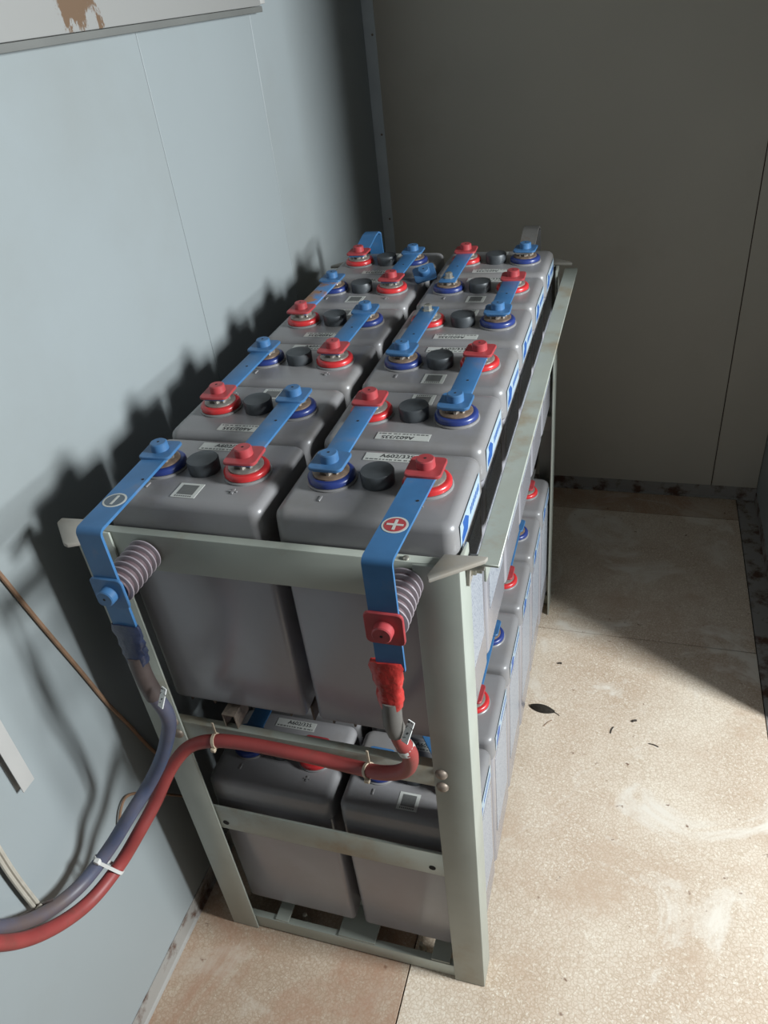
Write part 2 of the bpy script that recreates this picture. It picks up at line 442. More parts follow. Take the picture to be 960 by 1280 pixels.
# ------------------------------------------------------------------ battery rack
rack = empty('battery_rack', (0, 0.39, FZ), 'grey-green steel two-tier battery rack standing on the beige floor', 'rack')
RO = Vector(rack.location)
def rp(name, me, loc=(0, 0, 0), rot=(0, 0, 0), parent=None):
    o = link(name, me, parent or rack, Vector(loc) - (RO if parent is None else Vector((0, 0, 0))), rot)
    return o
def angle_mesh(name, m, pts, a0, a1, axis, bev=0.0012):
    """L section pts (2-D) swept along an axis"""
    bm = bmesh.new()
    def P3(p, t):
        return {'x': (t, p[0], p[1]), 'y': (p[0], t, p[1]), 'z': (p[0], p[1], t)}[axis]
    loft(bm, [[P3(p, t) for p in pts] for t in (a0, a1)])
    bmesh.ops.bevel(bm, geom=bm.edges[:], offset=bev, segments=2, affect='EDGES', profile=0.5)
    bmesh.ops.triangulate(bm, faces=[f for f in bm.faces if len(f.verts) > 4])
    return mesh_from(bm, name, m)
PX0, PX1, PY0, PY1 = -0.250, 0.219, -0.094, 0.882
ST = 0.004
def L(ax, ay, sx, sy, w, d):     # L outline with outer corner (ax, ay)
    return [(ax, ay), (ax+sx*w, ay), (ax+sx*w, ay+sy*ST), (ax+sx*ST, ay+sy*ST), (ax+sx*ST, ay+sy*d), (ax, ay+sy*d)]
for ax, sx in ((PX0, 1), (PX1, -1)):
    for ay, sy in ((PY0, 1), (PY1, -1)):
        rp('post', angle_mesh('post', M['steel'], L(ax, ay, sx, sy, 0.051 if sy > 0 else 0.034, 0.048), FZ, -0.0358, 'z', 0.0018))
# top beams (front and back), shelf beams, retaining bar, base bars
BX0, BX1 = PX0+0.006, PX1-0.006
for yy, sy in ((PY0+ST+0.0003, 1), (PY1-ST-0.0003, -1)):
    rp('top_beam', angle_mesh('top_beam', M['steel'], [(yy, -0.036), (yy, -0.090), (yy+sy*ST, -0.090), (yy+sy*ST, -0.040), (yy+sy*0.0125, -0.040), (yy+sy*0.0125, -0.036)], BX0, BX1, 'x', 0.0015))
    rp('shelf_beam', angle_mesh('shelf_beam', M['steel_stain'], [(yy, -0.372), (yy, -0.414), (yy+sy*ST, -0.414), (yy+sy*ST, -0.376), (yy+sy*0.013, -0.376), (yy+sy*0.013, -0.372)], BX0, BX1, 'x', 0.0015))
    rp('base_beam', angle_mesh('base_beam', M['steel'], [(yy, -0.902), (yy, -0.937), (yy+sy*ST, -0.937), (yy+sy*ST, -0.906), (yy+sy*0.012, -0.906), (yy+sy*0.012, -0.902)], BX0, BX1, 'x', 0.0015))
    rb = rp('retaining_bar', box('retaining_bar', M['steel_stain'], BX0, BX1, min(yy, yy+sy*ST), max(yy, yy+sy*ST), -0.630, -0.572, 0.0015))
    if sy > 0:
        for hx in (-0.188, 0.150):
            hm = lathe('bolt_hole', M['hole'], [(0.0052, 0), (0.0052, 0.0008)], 16, 'y')
            h = link('bolt_hole', hm, rb, (hx, yy-0.0006, -0.612))
# side rails with their horizontal flange outwards
for ox, sx in ((PX1, 1), (PX0, -1)):
    if sx > 0:
        bm_ = bmesh.new()
        add_box(bm_, ox+0.0110, ox+0.036, -0.072, 0.874, -0.0475, -0.044)
        add_box(bm_, ox+0.0110, ox+0.0142, -0.030, 0.850, -0.104, -0.0475)
        bmesh.ops.bevel(bm_, geom=bm_.edges[:], offset=0.0008, segments=1, affect='EDGES')
        rp('side_rail', mesh_from(bm_, 'side_rail', M['steel_stain']))
    # gussets on the four top corners
    for oy, sy in ((PY0, 1), (PY1, -1)):
        gp = [(ox-sx*0.020, oy+sy*0.016), (ox-sx*0.030, oy-sy*0.020), (ox-sx*0.026, oy-sy*0.027), (ox+sx*(0.024 if sx > 0 else 0.012), oy+sy*0.012), (ox+sx*(0.026 if sx > 0 else 0.014), oy+sy*0.019)]
        if sx < 0 and sy > 0: gp = [(-0.226, -0.078), (-0.214, -0.120), (-0.231, -0.128), (-0.237, -0.126), (-0.272, -0.090), (-0.272, -0.080)]
        rp('gusset', prism('gusset', M['gusset'], gp, -0.0355, -0.0300, 0.0016))
# longitudinal channels the cells stand on
for x0, x1 in ((-0.205, -0.165), (-0.048, -0.010), (0.016, 0.050), (0.160, 0.200)):
    rp('shelf_channel', angle_mesh('shelf_channel', M['rusty'], [(x0, -0.3418), (x1, -0.3418), (x1, -0.3715), (x1-0.003, -0.3715), (x1-0.003, -0.345), (x0+0.003, -0.345), (x0+0.003, -0.3715), (x0, -0.3715)], -0.050, 0.862, 'y', 0.0006))
for x0, x1 in ((-0.160, -0.135), (-0.040, 0.028), (0.128, 0.160)):
    rp('base_channel', box('base_channel', M['steel'], x0+0.002, x1-0.002, -0.030, 0.865, -0.8975, -0.8685, 0.001))
    rp('base_plate', box('base_plate', M['steel'], x0, x1, -0.0885, 0.870, -0.9018, -0.8978, 0.0006, 1))
# small open clip under the wall-side cell
rp('shelf_clip', angle_mesh('shelf_clip', M['rustbolt'], [(-0.132, -0.345), (-0.112, -0.345), (-0.112, -0.3715), (-0.1135, -0.3715), (-0.1135, -0.3465), (-0.1305, -0.3465), (-0.1305, -0.3715), (-0.132, -0.3715)], -0.086, -0.050, 'y', 0.0004))
# bolts
hexb = lathe('bolt', M['rustbolt'], [(0.0088, 0), (0.0088, 0.001), (0.0075, 0.0012), (0.0075, 0.0055), (0.0060, 0.0065)], 6, 'y')
dome = lathe('bolt', M['rustbolt'], [(0.0085, 0), (0.0085, 0.0012), (0.0072, 0.0036), (0.0045, 0.0054), (0.0015, 0.006)], 16, 'y')
for bx, bz in ((PX0+0.040, -0.368), (PX0+0.041, -0.394), (PX1-0.040, -0.378), (PX1-0.040, -0.404)):
    rp('bolt', dome, (bx, PY0, bz), (PI, 0, 0))
hexz = lathe('foot_bolt', M['bolt'], [(0.0095, 0), (0.0095, 0.0016), (0.0075, 0.0018), (0.0075, 0.009), (0.0048, 0.0095), (0.0048, 0.026), (0.0036, 0.027)], 6)
for bx in (-0.116, 0.103):
    rp('foot_bolt', hexz, (bx, -0.062, FZ))
# clip with a bolt beside the aisle front post
cl = rp('rail_clip', angle_mesh('rail_clip', M['gusset'], [(PX1+0.0005, -0.052), (PX1+0.020, -0.052), (PX1+0.020, -0.055), (PX1+0.004, -0.055), (PX1+0.004, -0.078), (PX1+0.0005, -0.078)], -0.070, -0.046, 'y', 0.0006))
hexx = lathe('bolt', M['bolt'], [(0.006, 0), (0.006, 0.005), (0.0035, 0.0055), (0.0035, 0.011)], 6)
link('bolt', hexx, cl, (PX1+0.004, -0.056, -0.066), (0, PI/2, 0))
rp('beam_screw', lathe('beam_screw', M['bolt'], [(0.0035, 0), (0.0035, 0.002), (0.002, 0.003)], 10), (0.160, -0.085, -0.036))

# ribbed standoff insulators on the front beam
INS_Y0, INS_Y1, INS_Z, SX = -0.0905, -0.1570, -0.062, 0.158
insb = lathe('standoff_insulator', M['ins'], [(0.0165, 0), (0.0165, -(INS_Y0-INS_Y1))][::1], 24, 'y')
ribm = lathe('rib', M['rib'], [(0.0162, -0.0018), (0.0206, -0.0009), (0.0212, 0), (0.0206, 0.0009), (0.0162, 0.0018)], 28, 'y')
for x in (-SX, SX):
    i_ = rp('standoff_insulator', insb, (x, INS_Y0, INS_Z))
    for k in range(7):
        link('rib', ribm, i_, (0, -0.004-k*0.0097, 0))

# ------------------------------------------------------------------ battery cells
me_case = rbox('case', M['case'], CW-0.004, CD-0.004, [(0.0, 0.006), (0.002, 0.002), (0.008, 0.0), (CH-0.046, 0.0)], 0.008)
me_lid = rbox('lid', M['lid'], CW, CD, [(CH-0.0455, 0.0015), (CH-0.0445, 0.0), (CH-0.010, 0.0012), (CH-0.0055, 0.0026), (CH-0.0022, 0.0055), (CH-0.0005, 0.0095), (CH, 0.013)], 0.015, 6)
def seal(name, m):
    return lathe(name, m, [(0.0255, 0.0020), (0.0275, 0.0035), (0.0277, 0.0075), (0.0262, 0.0098), (0.0240, 0.0106), (0.0215, 0.0106), (0.0215, 0.0030)], 32)
me_collar = lathe('collar', M['lid'], [(0.0292, -0.001), (0.0292, 0.0016), (0.0280, 0.0027), (0.0245, 0.0027)], 32)
me_sealr = seal('terminal_seal', M['red']); me_sealb = seal('terminal_seal', M['blue_ring'])
me_washg = lathe('washer', M['lead'], [(0.0213, 0.004), (0.0213, 0.0120), (0.0190, 0.0134), (0.0125, 0.0134)], 28)
me_washb = lathe('washer', M['washer'], [(0.0213, 0.004), (0.0213, 0.0120), (0.0190, 0.0134), (0.0125, 0.0134)], 28)
_tp = []
for k in range(32):
    _q = 0.0152 if (k//2) % 2 == 0 else 0.0118
    _tp.append((_q*math.cos(2*PI*k/32), _q*math.sin(2*PI*k/32)))
me_pole = prism('pole', M['lead'], _tp, 0.010, 0.0186)
me_valve = lathe('valve_cap', M['valve'], [(0.0185, -0.001), (0.0190, 0.001), (0.0196, 0.0145), (0.0185, 0.0165), (0.0120, 0.0172), (0.0040, 0.0172)], 28)
me_minus = box('minus_mark', M['lid'], -0.0014, 0.0014, -0.0052, 0.0052, -0.0006, 0.0014, 0.0005, 1)
bm_ = bmesh.new(); add_box(bm_, -0.0012, 0.0012, -0.005, 0.005, -0.0006, 0.0014); add_box(bm_, -0.005, 0.005, -0.0012, 0.0012, -0.0006, 0.0013)
me_plus = mesh_from(bm_, 'plus_mark', M['lid'], False)
me_label = box('type_label', M['white'], -0.034, 0.034, -0.0085, 0.0085, -0.0002, 0.0003)
me_text = text_mesh('A602/335', 0.0105, M['ink'])
bm_ = bmesh.new()
xx = -0.031
while xx < 0.030:          # unreadable small print as tiny dashes
    ww = random.uniform(0.002, 0.006); add_box(bm_, xx, min(xx+ww, 0.031), -0.0013, 0.0009, 0, 0.0002); xx += ww+random.uniform(0.0012, 0.003)
me_dash = mesh_from(bm_, 'small_print', M['greyink'], False)
me_code = box('code_sticker', M['white'], -0.0155, 0.0155, -0.0145, 0.0145, -0.0002, 0.0003)
me_codeblk = box('printed_square', M['greyink'], -0.0105, 0.0105, -0.0085, 0.0110, 0.0, 0.0002)
bm_ = bmesh.new()
for k in range(8): add_box(bm_, -0.011+k*0.0028, -0.0092+k*0.0028, -0.0127, -0.0102, 0, 0.0002)
me_codenum = mesh_from(bm_, 'small_print', M['greyink'], False)
me_brand = box('brand_label', M['paleblue'], -0.0003, 0.0003, -0.056, 0.050, -0.0150, 0.0150)
bm_ = bmesh.new()
loft(bm_, [[(x, y, z) for y, z in ((-0.050, -0.012), (-0.022, -0.012), (-0.014, 0.0), (-0.022, 0.006), (-0.030, 0.012), (-0.044, 0.012), (-0.040, 0.003), (-0.050, -0.003))] for x in (0.0002, 0.0005)])
me_logo = mesh_from(bm_, 'logo', M['logo'], False)
bm_ = bmesh.new()
xx = -0.006
for k in range(7): add_box(bm_, 0.0002, 0.0005, xx+k*0.0075, xx+k*0.0075+0.0048, -0.004, 0.005)
me_brandprint = mesh_from(bm_, 'brand_print', M['logo'], False)
me_data = box('data_label', M['smallprint'], -0.0003, 0.0003, -0.054, 0.054, -0.10, 0.10)

ORD = ['first', 'second', 'third', 'fourth', 'fifth', 'sixth']
def cell(x, y, ztop, flip, label, code=True):
    o = empty('battery_cell', (x, y, ztop-CH), label, 'battery', 'battery cells in the rack', PI if flip else 0)
    link('case', me_case, o); link('lid', me_lid, o)
    for sx, me_s, me_w, me_mark, mk in ((-1, me_sealb, me_washb, me_minus, 'minus_mark'), (1, me_sealr, me_washg, me_plus, 'plus_mark')):
        tt = link('terminal_collar', me_collar, o, (sx*TX, 0, CH))
        link('terminal_seal', me_s, tt); link('washer', me_w, tt); link('pole', me_pole, tt)
        link(mk, me_mark, o, (sx*TX, -0.041, CH))
    link('valve_cap', me_valve, o, (-0.001, 0, CH))
    lb = link('type_label', me_label, o, (0.0, 0.053, CH+0.0003))
    link('lettering', me_text, lb, (0.006, 0.0026, 0.0004)); link('small_print', me_dash, lb, (0, -0.0052, 0.0003))
    cs = link('code_sticker', me_code, o, (0, -0.046, CH+0.0003)) if code else None
    if code: link('printed_square', me_codeblk, cs, (0, 0, 0.0003)); link('small_print', me_codenum, cs, (0, 0, 0.0003))
    for sx in ((-1,) if flip else (1,)) if x > 0 else ():
        b = link('brand_label', me_brand, o, (sx*(CW/2+0.0002), 0, CH-0.0255), (0, 0, 0 if sx > 0 else PI))
        link('logo', me_logo, b); link('brand_print', me_brandprint, b)
        link('data_label', me_data, o, (sx*(CW/2-0.0018), 0, CH-0.165), (0, 0, 0 if sx > 0 else PI))
    return o
for tier, zt in (('upper', 0.0), ('lower', LOWTOP)):
    for col, cx in (('wall-side', -CX), ('aisle-side', CX)):
        for r in range(6):
            flip = r % 2 == 1
            if tier == 'lower' and col == 'aisle-side': flip = r in (2, 4)
            cell(cx+random.uniform(-.0008, .0008), r*RY, zt, flip, f'grey battery cell on {tier} tier, {col} column, {ORD[r]} from the cable end', (tier, col, r) not in (('upper', 'wall-side', 2), ('lower', 'wall-side', 0), ('upper', 'aisle-side', 0)))

# ------------------------------------------------------------------ connector straps and their terminal covers
SZ = 0.0188        # underside of strap over a cell top
SW, STK = 0.029, 0.0036
def strap_bar(length, m=M['strap']):
    return box('bar', m, -SW/2, SW/2, -length/2-0.017, length/2+0.017, 0, STK, 0.0008)
me_bar = strap_bar(RY); me_bar_rust = strap_bar(RY, M['strap_rust'])
def cover_mesh(m):
    return rbox('terminal_cover', m, 0.041, 0.041, [(0.0, 0.0), (0.0024, 0.0), (0.0032, 0.0008)], 0.006, 3)
me_covr, me_covb = cover_mesh(M['redcover']), cover_mesh(M['bluecover'])
def knob_mesh(m):
    return lathe('knob', m, [(0.0108, 0.0028), (0.0104, 0.0120), (0.0092, 0.0132), (0.0020, 0.0132)], 24)
me_knr, me_knb = knob_mesh(M['redcover']), knob_mesh(M['bluecover'])
me_kh = lathe('knob_hole', M['hole'], [(0.0016, 0.0125), (0.0016, 0.0134)], 10)
me_boltz = lathe('terminal_bolt', M['bolt'], [(0.0095, 0.0), (0.0095, 0.0015), (0.0066, 0.0016), (0.0066, 0.0085), (0.0050, 0.0095)], 6)
me_dot = lathe('rivet', M['hole'], [(0.0017, 0.0), (0.0017, 0.0003)], 10)
def cover(parent, loc, red, rz=0.0, rot=None):
    c = link('terminal_cover', me_covr if red else me_covb, parent, loc, rot or (0, 0, rz+random.uniform(-0.06, 0.06)))
    link('knob', me_knr if red else me_knb, c); link('knob_hole', me_kh, c)
    return c
def link_strap(x, r0, ztop, red0, label, group='links between cells', bare0=False, bare1=False, rust=False):
    """flat strap from row r0 to row r0+1"""
    o = empty('connector_strap', (x, (r0+0.5)*RY, ztop+SZ), label, 'strap', group)
    b = link('bar', me_bar_rust if rust else me_bar, o)
    link('rivet', me_dot, b, (0.002, random.uniform(-0.02, 0.02), STK))
    for yy, red, bare in ((-RY/2, red0, bare0), (RY/2, not red0, bare1)):
        if bare: link('terminal_bolt', me_boltz, o, (0, yy, STK))
        else: cover(o, (random.uniform(-.001, .001), yy, STK), red)
    return o
def links(tier, col, cx, ztop, left_rows, right_rows, redfun, special={}):
    for side, rows, sx in (('wall', left_rows, -1), ('aisle', right_rows, 1)):
        for r in rows:
            kw = special.get((side, r), {})
            link_strap(cx+sx*TX, r, ztop, redfun(r, sx), f'blue strap joining {ORD[r]} and {ORD[r+1]} cells, {tier} tier, {col} column, {side} edge', **kw)
std = lambda r, sx: (sx > 0) == (r % 2 == 0)
links('upper', 'wall-side', -CX, 0.0, (1, 3), (0, 2, 4), std, {('wall', 3): dict(rust=True)})
links('upper', 'aisle-side', CX, 0.0, (0, 2, 4), (1, 3), std, {('wall', 2): dict(bare1=True), ('wall', 4): dict(bare0=True)})
links('lower', 'wall-side', -CX, LOWTOP, (0, 2, 4), (1, 3), std)
low = lambda r, sx: (sx > 0) == (r not in (2, 4))
links('lower', 'aisle-side', CX, LOWTOP, (2, 4), (1, 3), low)
# cross strap and slanted strap on the lower tier
def free_strap(a, b, ztop, reda, redb, label):
    va, vb = Vector((*a, ztop+SZ)), Vector((*b, ztop+SZ))
    d = vb-va
    o = empty('connector_strap', (va+vb)/2, label, 'strap', 'links between cells', math.atan2(d.y, d.x)-PI/2)
    link('bar', strap_bar(d.length), o)
    cover(o, (0, -d.length/2, STK), reda); cover(o, (0, d.length/2, STK), redb)
free_strap((-CX+TX, 0), (CX-TX, 0), LOWTOP, True, False, 'blue strap crossing between the two front lower cells behind the red cable')
free_strap((CX-TX, RY), (CX+TX, 0), LOWTOP, False, True, 'blue strap running slantwise between first and second lower aisle-side cells')

# straps that leave the rack at the cable end, bent down to the insulators
FY = -0.1605
def sticker(parent, loc, plus):
    s = link('polarity_sticker', lathe('polarity_sticker', M['white'], [(0.0135, 0), (0.0135, 0.0003)], 32), parent, loc)
    link('disc', lathe('disc', M['redcover'] if plus else mat('grey_disc', (0.09, 0.11, 0.13), 0.5), [(0.0112, 0.0003), (0.0112, 0.0005)], 32), s)
    link('bar_mark', box('bar_mark', M['white'], -0.0015, 0.0015, -0.0085, 0.0085, 0.0004, 0.0007), s, rot=(0, 0, 0))
    if plus: link('bar_mark', box('bar_mark', M['white'], -0.0085, 0.0085, -0.0015, 0.0015, 0.0004, 0.0008), s)
def front_strap(x0, x1, red, zend, label):
    o = empty('output_strap', (x0, 0, SZ), label, 'strap', 'straps leaving the cable end')
    path = [(0.020, STK/2), (-0.02, STK/2)] + [(-0.06, STK/2), (-0.10, STK/2)] + arc(FY+0.006, STK/2-0.006, 0.006, 90, 180) + [(FY, -0.05), (FY, zend-SZ)]
    b = link('bar', ribbon('bar', M['strap'], path, 0.0305, STK), o)
    # the strap leans a little sideways towards the insulator
    me = b.data
    for v in me.vertices:
        v.co.x += (x1-x0)*min(1.0, max(0.0, -v.co.y/abs(FY)))
    cover(o, (0, 0, STK), red)
    c = cover(o, (x1-x0, FY-STK/2, INS_Z-SZ), red, rot=(PI/2, 0, 0))
    link('rivet', me_dot, b, ((x1-x0)*0.45+0.010, -0.062, STK))
    sticker(o, ((x1-x0)*0.66, -0.106, STK), red)
    return o
front_strap(-CX-TX, -0.160, False, -0.122, 'blue strap with minus sticker bent down beside the white wall')
front_strap(CX+TX, 0.157, True, -0.122, 'blue strap with red plus sticker bent down over the front beam')
# straps over the back end, joining the two tiers
def back_strap(x, red, m, hump, label, redl):
    y5 = 5*RY
    o = empty('tier_strap', (x, y5, SZ), label, 'strap', 'straps over the back end')
    path = [(-0.018, STK/2), (0.016, STK/2)] + hump + [(0.118, -0.06), (0.118, LOWTOP-0.004)] + arc(0.112, LOWTOP+0.004+STK/2, 0.006, 0, -90, 3) + [(-0.018, LOWTOP+STK/2)]
    link('bar', ribbon('bar', m, path, SW, STK), o)
    cover(o, (0, 0, STK), red); cover(o, (0, 0, STK+LOWTOP), redl)
back_strap(-CX-TX, True, M['strap'], [(0.045, 0.008), (0.075, 0.015), (0.095, 0.016), (0.110, 0.010)], 'arched blue strap over the far end of the wall-side cells', True)
back_strap(CX+TX, False, M['strap_bare'], [(0.045, 0.009), (0.070, 0.018), (0.095, 0.019), (0.113, 0.010)], 'tarnished strap rising over the far end of the aisle-side cells', True)
# loose blue cover lying on the lid between the columns
lc = link('loose_terminal_cover', me_covb, None, (-0.006, 4*RY+0.058, 0.0105), (math.radians(24), math.radians(-12), math.radians(20)))
tag(lc, 'loose blue terminal cover lying tilted on a lid between the columns', 'terminal cover')
link('knob', me_knb, lc); link('knob_hole', me_kh, lc)

# ------------------------------------------------------------------ cables
def pix(px, py, **k):
    d = _f + _R*((px-480)/FPX) - _U*((py-640)/FPX)
    (a, v), = k.items()
    i = 'xyz'.index(a)
    return CAM + d*((v-CAM[i])/d[i])
CR = 0.0095
blue_path = [(-0.1605, -0.163, -0.200)] + [tuple(pix(*p, **k)) for p, k in (
    ((196, 873), dict(y=-0.163)), ((208, 891), dict(y=-0.160)), ((211, 910), dict(y=-0.158)), ((203, 945), dict(y=-0.160)), ((186, 981), dict(y=-0.170)),
    ((163, 1018), dict(x=-0.236)), ((137, 1060), dict(x=-0.264)), ((105, 1102), dict(x=-0.282)), ((72, 1131), dict(x=-0.292)), ((36, 1151), dict(x=-0.297)), ((-5, 1160), dict(x=-0.299)), ((-70, 1158), dict(x=-0.299)))]
red_path = [(0.1515, -0.163, -0.200)] + [tuple(pix(*p, **k)) for p, k in (
    ((500, 924), dict(y=-0.160)), ((513, 944), dict(y=-0.155)), ((507, 962), dict(y=-0.140)), ((478, 966), dict(y=-0.120)), ((440, 958), dict(y=-0.1055)), ((380, 944), dict(y=-0.1055)), ((310, 930), dict(y=-0.1055)),
    ((266, 926), dict(y=-0.108)), ((236, 934), dict(y=-0.114)), ((214, 960), dict(y=-0.132)), ((194, 1003), dict(y=-0.168)), ((175, 1038), dict(x=-0.236)), ((150, 1080), dict(x=-0.256)), ((117, 1122), dict(x=-0.268)), ((81, 1151), dict(x=-0.274)), ((38, 1172), dict(x=-0.277)), ((-5, 1179), dict(x=-0.278)), ((-70, 1175), dict(x=-0.278)))]
def lug(parent, x, z0, z1, m, seedv):
    """lumpy tape wrapped around the strap end and the cable"""
    rnd = random.Random(seedv)
    bm = bmesh.new()
    rings = []
    n, kk = 20, 11
    for i in range(kk):
        t = i/(kk-1)
        hw = 0.0175*(1-t)+0.0115*t; hd = 0.0045*(1-t)+0.0108*t
        if 0 < i < kk-1: hw += rnd.uniform(-0.0008, 0.0022)
        ring = []
        for k in range(n):
            a = 2*PI*k/n
            c, s = math.cos(a), math.sin(a)
            e = 0.75
            j = 1+rnd.uniform(-0.06, 0.10)*(1 if 0 < i < kk-1 else 0)
            ring.append((x+hw*j*math.copysign(abs(c)**e, c), FY+hd*j*math.copysign(abs(s)**e, s), z0+(z1-z0)*t+rnd.uniform(-0.0012, 0.0012)))
        rings.append(ring)
    loft(bm, rings)
    return link('tape_wrap', mesh_from(bm, 'tape_wrap', m), parent)
def ring_tie(name, m, centre, axis, rad, wid=0.0022, thick=0.0014):
    """a flat band around a cable"""
    ax = Vector(axis).normalized()
    up = Vector((0, 0, 1)) if abs(ax.z) < 0.9 else Vector((1, 0, 0))
    a = (up-ax*up.dot(ax)).normalized(); b = ax.cross(a)
    bm = bmesh.new()
    n = 20
    prof = [(rad, -wid), (rad+thick, -wid), (rad+thick, wid), (rad, wid)]
    R_ = [[bm.verts.new(Vector(centre)+(a*math.cos(2*PI*k/n)+b*math.sin(2*PI*k/n))*r+ax*h) for r, h in prof] for k in range(n)]
    for k in range(n):
        p, q = R_[k], R_[(k+1) % n]
        for j in range(4): bm.faces.new((p[j], q[j], q[(j+1) % 4], p[(j+1) % 4]))
    return mesh_from(bm, name, m)
def flag(parent, centre, axis, tilt, m=M['tinyprint']):
    fl = link('label_tag', box('label_tag', m, -0.0008, 0.0008, -0.0042, 0.0042, -0.0135, 0.0135), parent, centre, tilt)
    return fl
BC = empty('blue_cable', (0, 0, 0), 'thick blue cable hanging from the minus strap beside the white wall', 'cable')
link('jacket', tube('jacket', M['bluecable'], blue_path, CR), BC)
lug(BC, -0.1605, -0.112, -0.172, M['bluetape'], 3)
link('heat_shrink', tube('heat_shrink', M['sleeve_b'], [(-0.1605, -0.1615, -0.160), (-0.1605, -0.163, -0.185), (-0.1595, -0.163, -0.205), tuple(Vector(blue_path[1])+Vector((-.0012, 0, .004)))], 0.0112), BC)
flag(BC, tuple(pix(203, 872, y=-0.176)), None, (0.1, 0.45, 1.2))
RC = empty('red_cable', (0, 0, 0), 'thick red cable tied along the shelf beam and hanging out to the wall', 'cable')
link('jacket', tube('jacket', M['redcable'], red_path, CR), RC)
lug(RC, 0.152, -0.112, -0.178, M['redtape'], 5)
link('heat_shrink', tube('heat_shrink', M['sleeve_g'], [(0.152, -0.1615, -0.168), (0.1515, -0.163, -0.190), (0.1515, -0.163, -0.205), tuple(Vector(red_path[1])*0.6+Vector(red_path[0])*0.4)], 0.0112), RC)
ax_ = Vector(red_path[2])-Vector(red_path[1])
link('marker_ring', ring_tie('marker_ring', M['white'], Vector(red_path[1])+ax_*0.55, ax_, CR+0.0002, 0.0045, 0.001), RC)
flag(RC, tuple(pix(510, 915, y=-0.168)), None, (0.1, 0.5, 1.2))
# cable ties
def tie(centre, axis, rad, label, m, headdir, strip=None, group='cable ties'):
    o = empty('cable_tie', centre, label, 'cable tie', group)
    link('band', ring_tie('band', m, (0, 0, 0), axis, rad), o)
    hd = Vector(headdir).normalized()*(rad+0.003)
    link('head', box('head', m, -0.0035, 0.0035, -0.003, 0.003, -0.003, 0.003, 0.0008, 1), o, hd)
    if strip: link('tail', box('tail', m, -0.0016, 0.0016, -0.0007, 0.0007, 0, strip, 0.0003, 1), o, (0, 0.0045, 0.006))
def near(path, px, py):
    best = None
    for p in catmull(path, 10):
        d = p-CAM; z = d.dot(_f)
        u, v = 480+FPX*d.dot(_R)/z, 640-FPX*d.dot(_U)/z
        e = (u-px)**2+(v-py)**2
        if best is None or e < best[0]: best = (e, p)
    return best[1]
def tangent(path, q):
    C_ = catmull(path, 10)
    i = min(range(len(C_)), key=lambda i: (C_[i]-q).length)
    return C_[min(i+1, len(C_)-1)]-C_[max(i-1, 0)]
q = near(red_path, 270, 928); tie(q, tangent(red_path, q), CR, 'beige cable tie holding the red cable near the wall-side post', M['tie'], (0, -1, -0.6), 0.026)
q = near(red_path, 460, 962); tie(q, tangent(red_path, q), CR, 'beige cable tie holding the red cable near its bend', M['tie'], (0, -1, -0.8), 0.028)
qa, qb = near(blue_path, 130, 1070), near(red_path, 140, 1094)
def bundle_tie(qa, qb, axis, m, label):
    ax = Vector(axis).normalized()
    e = (qb-qa); e = (e-ax*e.dot(ax)); hl = e.length/2; e.normalize(); f = ax.cross(e)
    c = (qa+qb)/2
    o = empty('cable_tie', c, label, 'cable tie', 'cable ties')
    bm = bmesh.new(); n = 28; R_ = []
    for k in range(n):
        a = 2*PI*k/n
        sx_ = hl if math.cos(a) >= 0 else -hl
        R_.append([bm.verts.new(e*(sx_+math.cos(a)*r)+f*math.sin(a)*r+ax*h) for r, h in ((CR+0.0002, -0.0022), (CR+0.0016, -0.0022), (CR+0.0016, 0.0022), (CR+0.0002, 0.0022))])
    for k in range(n):
        p, q_ = R_[k], R_[(k+1) % n]
        for j_ in range(4): bm.faces.new((p[j_], q_[j_], q_[(j_+1) % 4], p[(j_+1) % 4]))
    link('band', mesh_from(bm, 'band', m), o)
    link('head', box('head', m, -0.004, 0.004, -0.0035, 0.0035, -0.0035, 0.0035, 0.0008, 1), o, -e*(hl+CR*0.75)+f*math.copysign(CR*0.9, f.dot(CAM-c)))
bundle_tie(qa, qb, tangent(blue_path, qa), M['tiewhite'], 'white cable tie bundling the blue and red cables together')
# thin wires on the left wall
wx = XL+0.0035
w1 = [tuple(pix(px, py, x=wx)) for px, py in ((-40, 672), (0, 718), (30, 755), (60, 791), (95, 832), (110, 850), (135, 880), (160, 905), (185, 932), (200, 945))]
w1 += [(wx, w1[-1][1]+0.03, w1[-1][2]-0.09), (wx, w1[-1][1]+0.06, w1[-1][2]-0.14)]
tag(link('wall_wire', tube('wall_wire', M['brownwire'], w1, 0.0030, 8, 5)), 'thin brown wire running slantwise down the white wall', 'wire')
w2 = [tuple(pix(px, py, x=XL+0.006)) for px, py in ((262, 1000), (235, 996), (200, 992), (175, 991), (158, 996), (151, 1012), (149, 1030))]
tag(link('wall_wire', tube('wall_wire', M['brownwire'], w2, 0.0022, 8, 5)), 'thin brown wire curling behind the hanging cables', 'wire')
ktp = pix(46, 1135, x=-0.3135)
tw = empty('twin_wire', tuple(ktp), 'pair of beige wires hanging to a knot above the thick cables', 'wire')
for dx in (-0.0032, 0.0032):
    a = [Vector(pix(px, py, x=-0.3155))+Vector((0, dx, 0))-ktp for px, py in ((-50, 985), (0, 1069), (22, 1102), (46, 1133))]
    link('strand', tube('strand', M['beigewire'], a, 0.0030, 8, 5), tw)
link('knot', tube('knot', M['beigewire'], [(0.0, -0.006, 0.004), (0.008, 0.0, 0.002), (0.002, 0.008, -0.003), (-0.005, 0.002, 0.0), (0.003, -0.006, 0.004), (0.007, 0.004, 0.005)], 0.0026, 8, 5), tw)
q1 = near(blue_path, 72, 1134); q2 = near(red_path, 34, 1170); q3 = near(blue_path, 30, 1157)
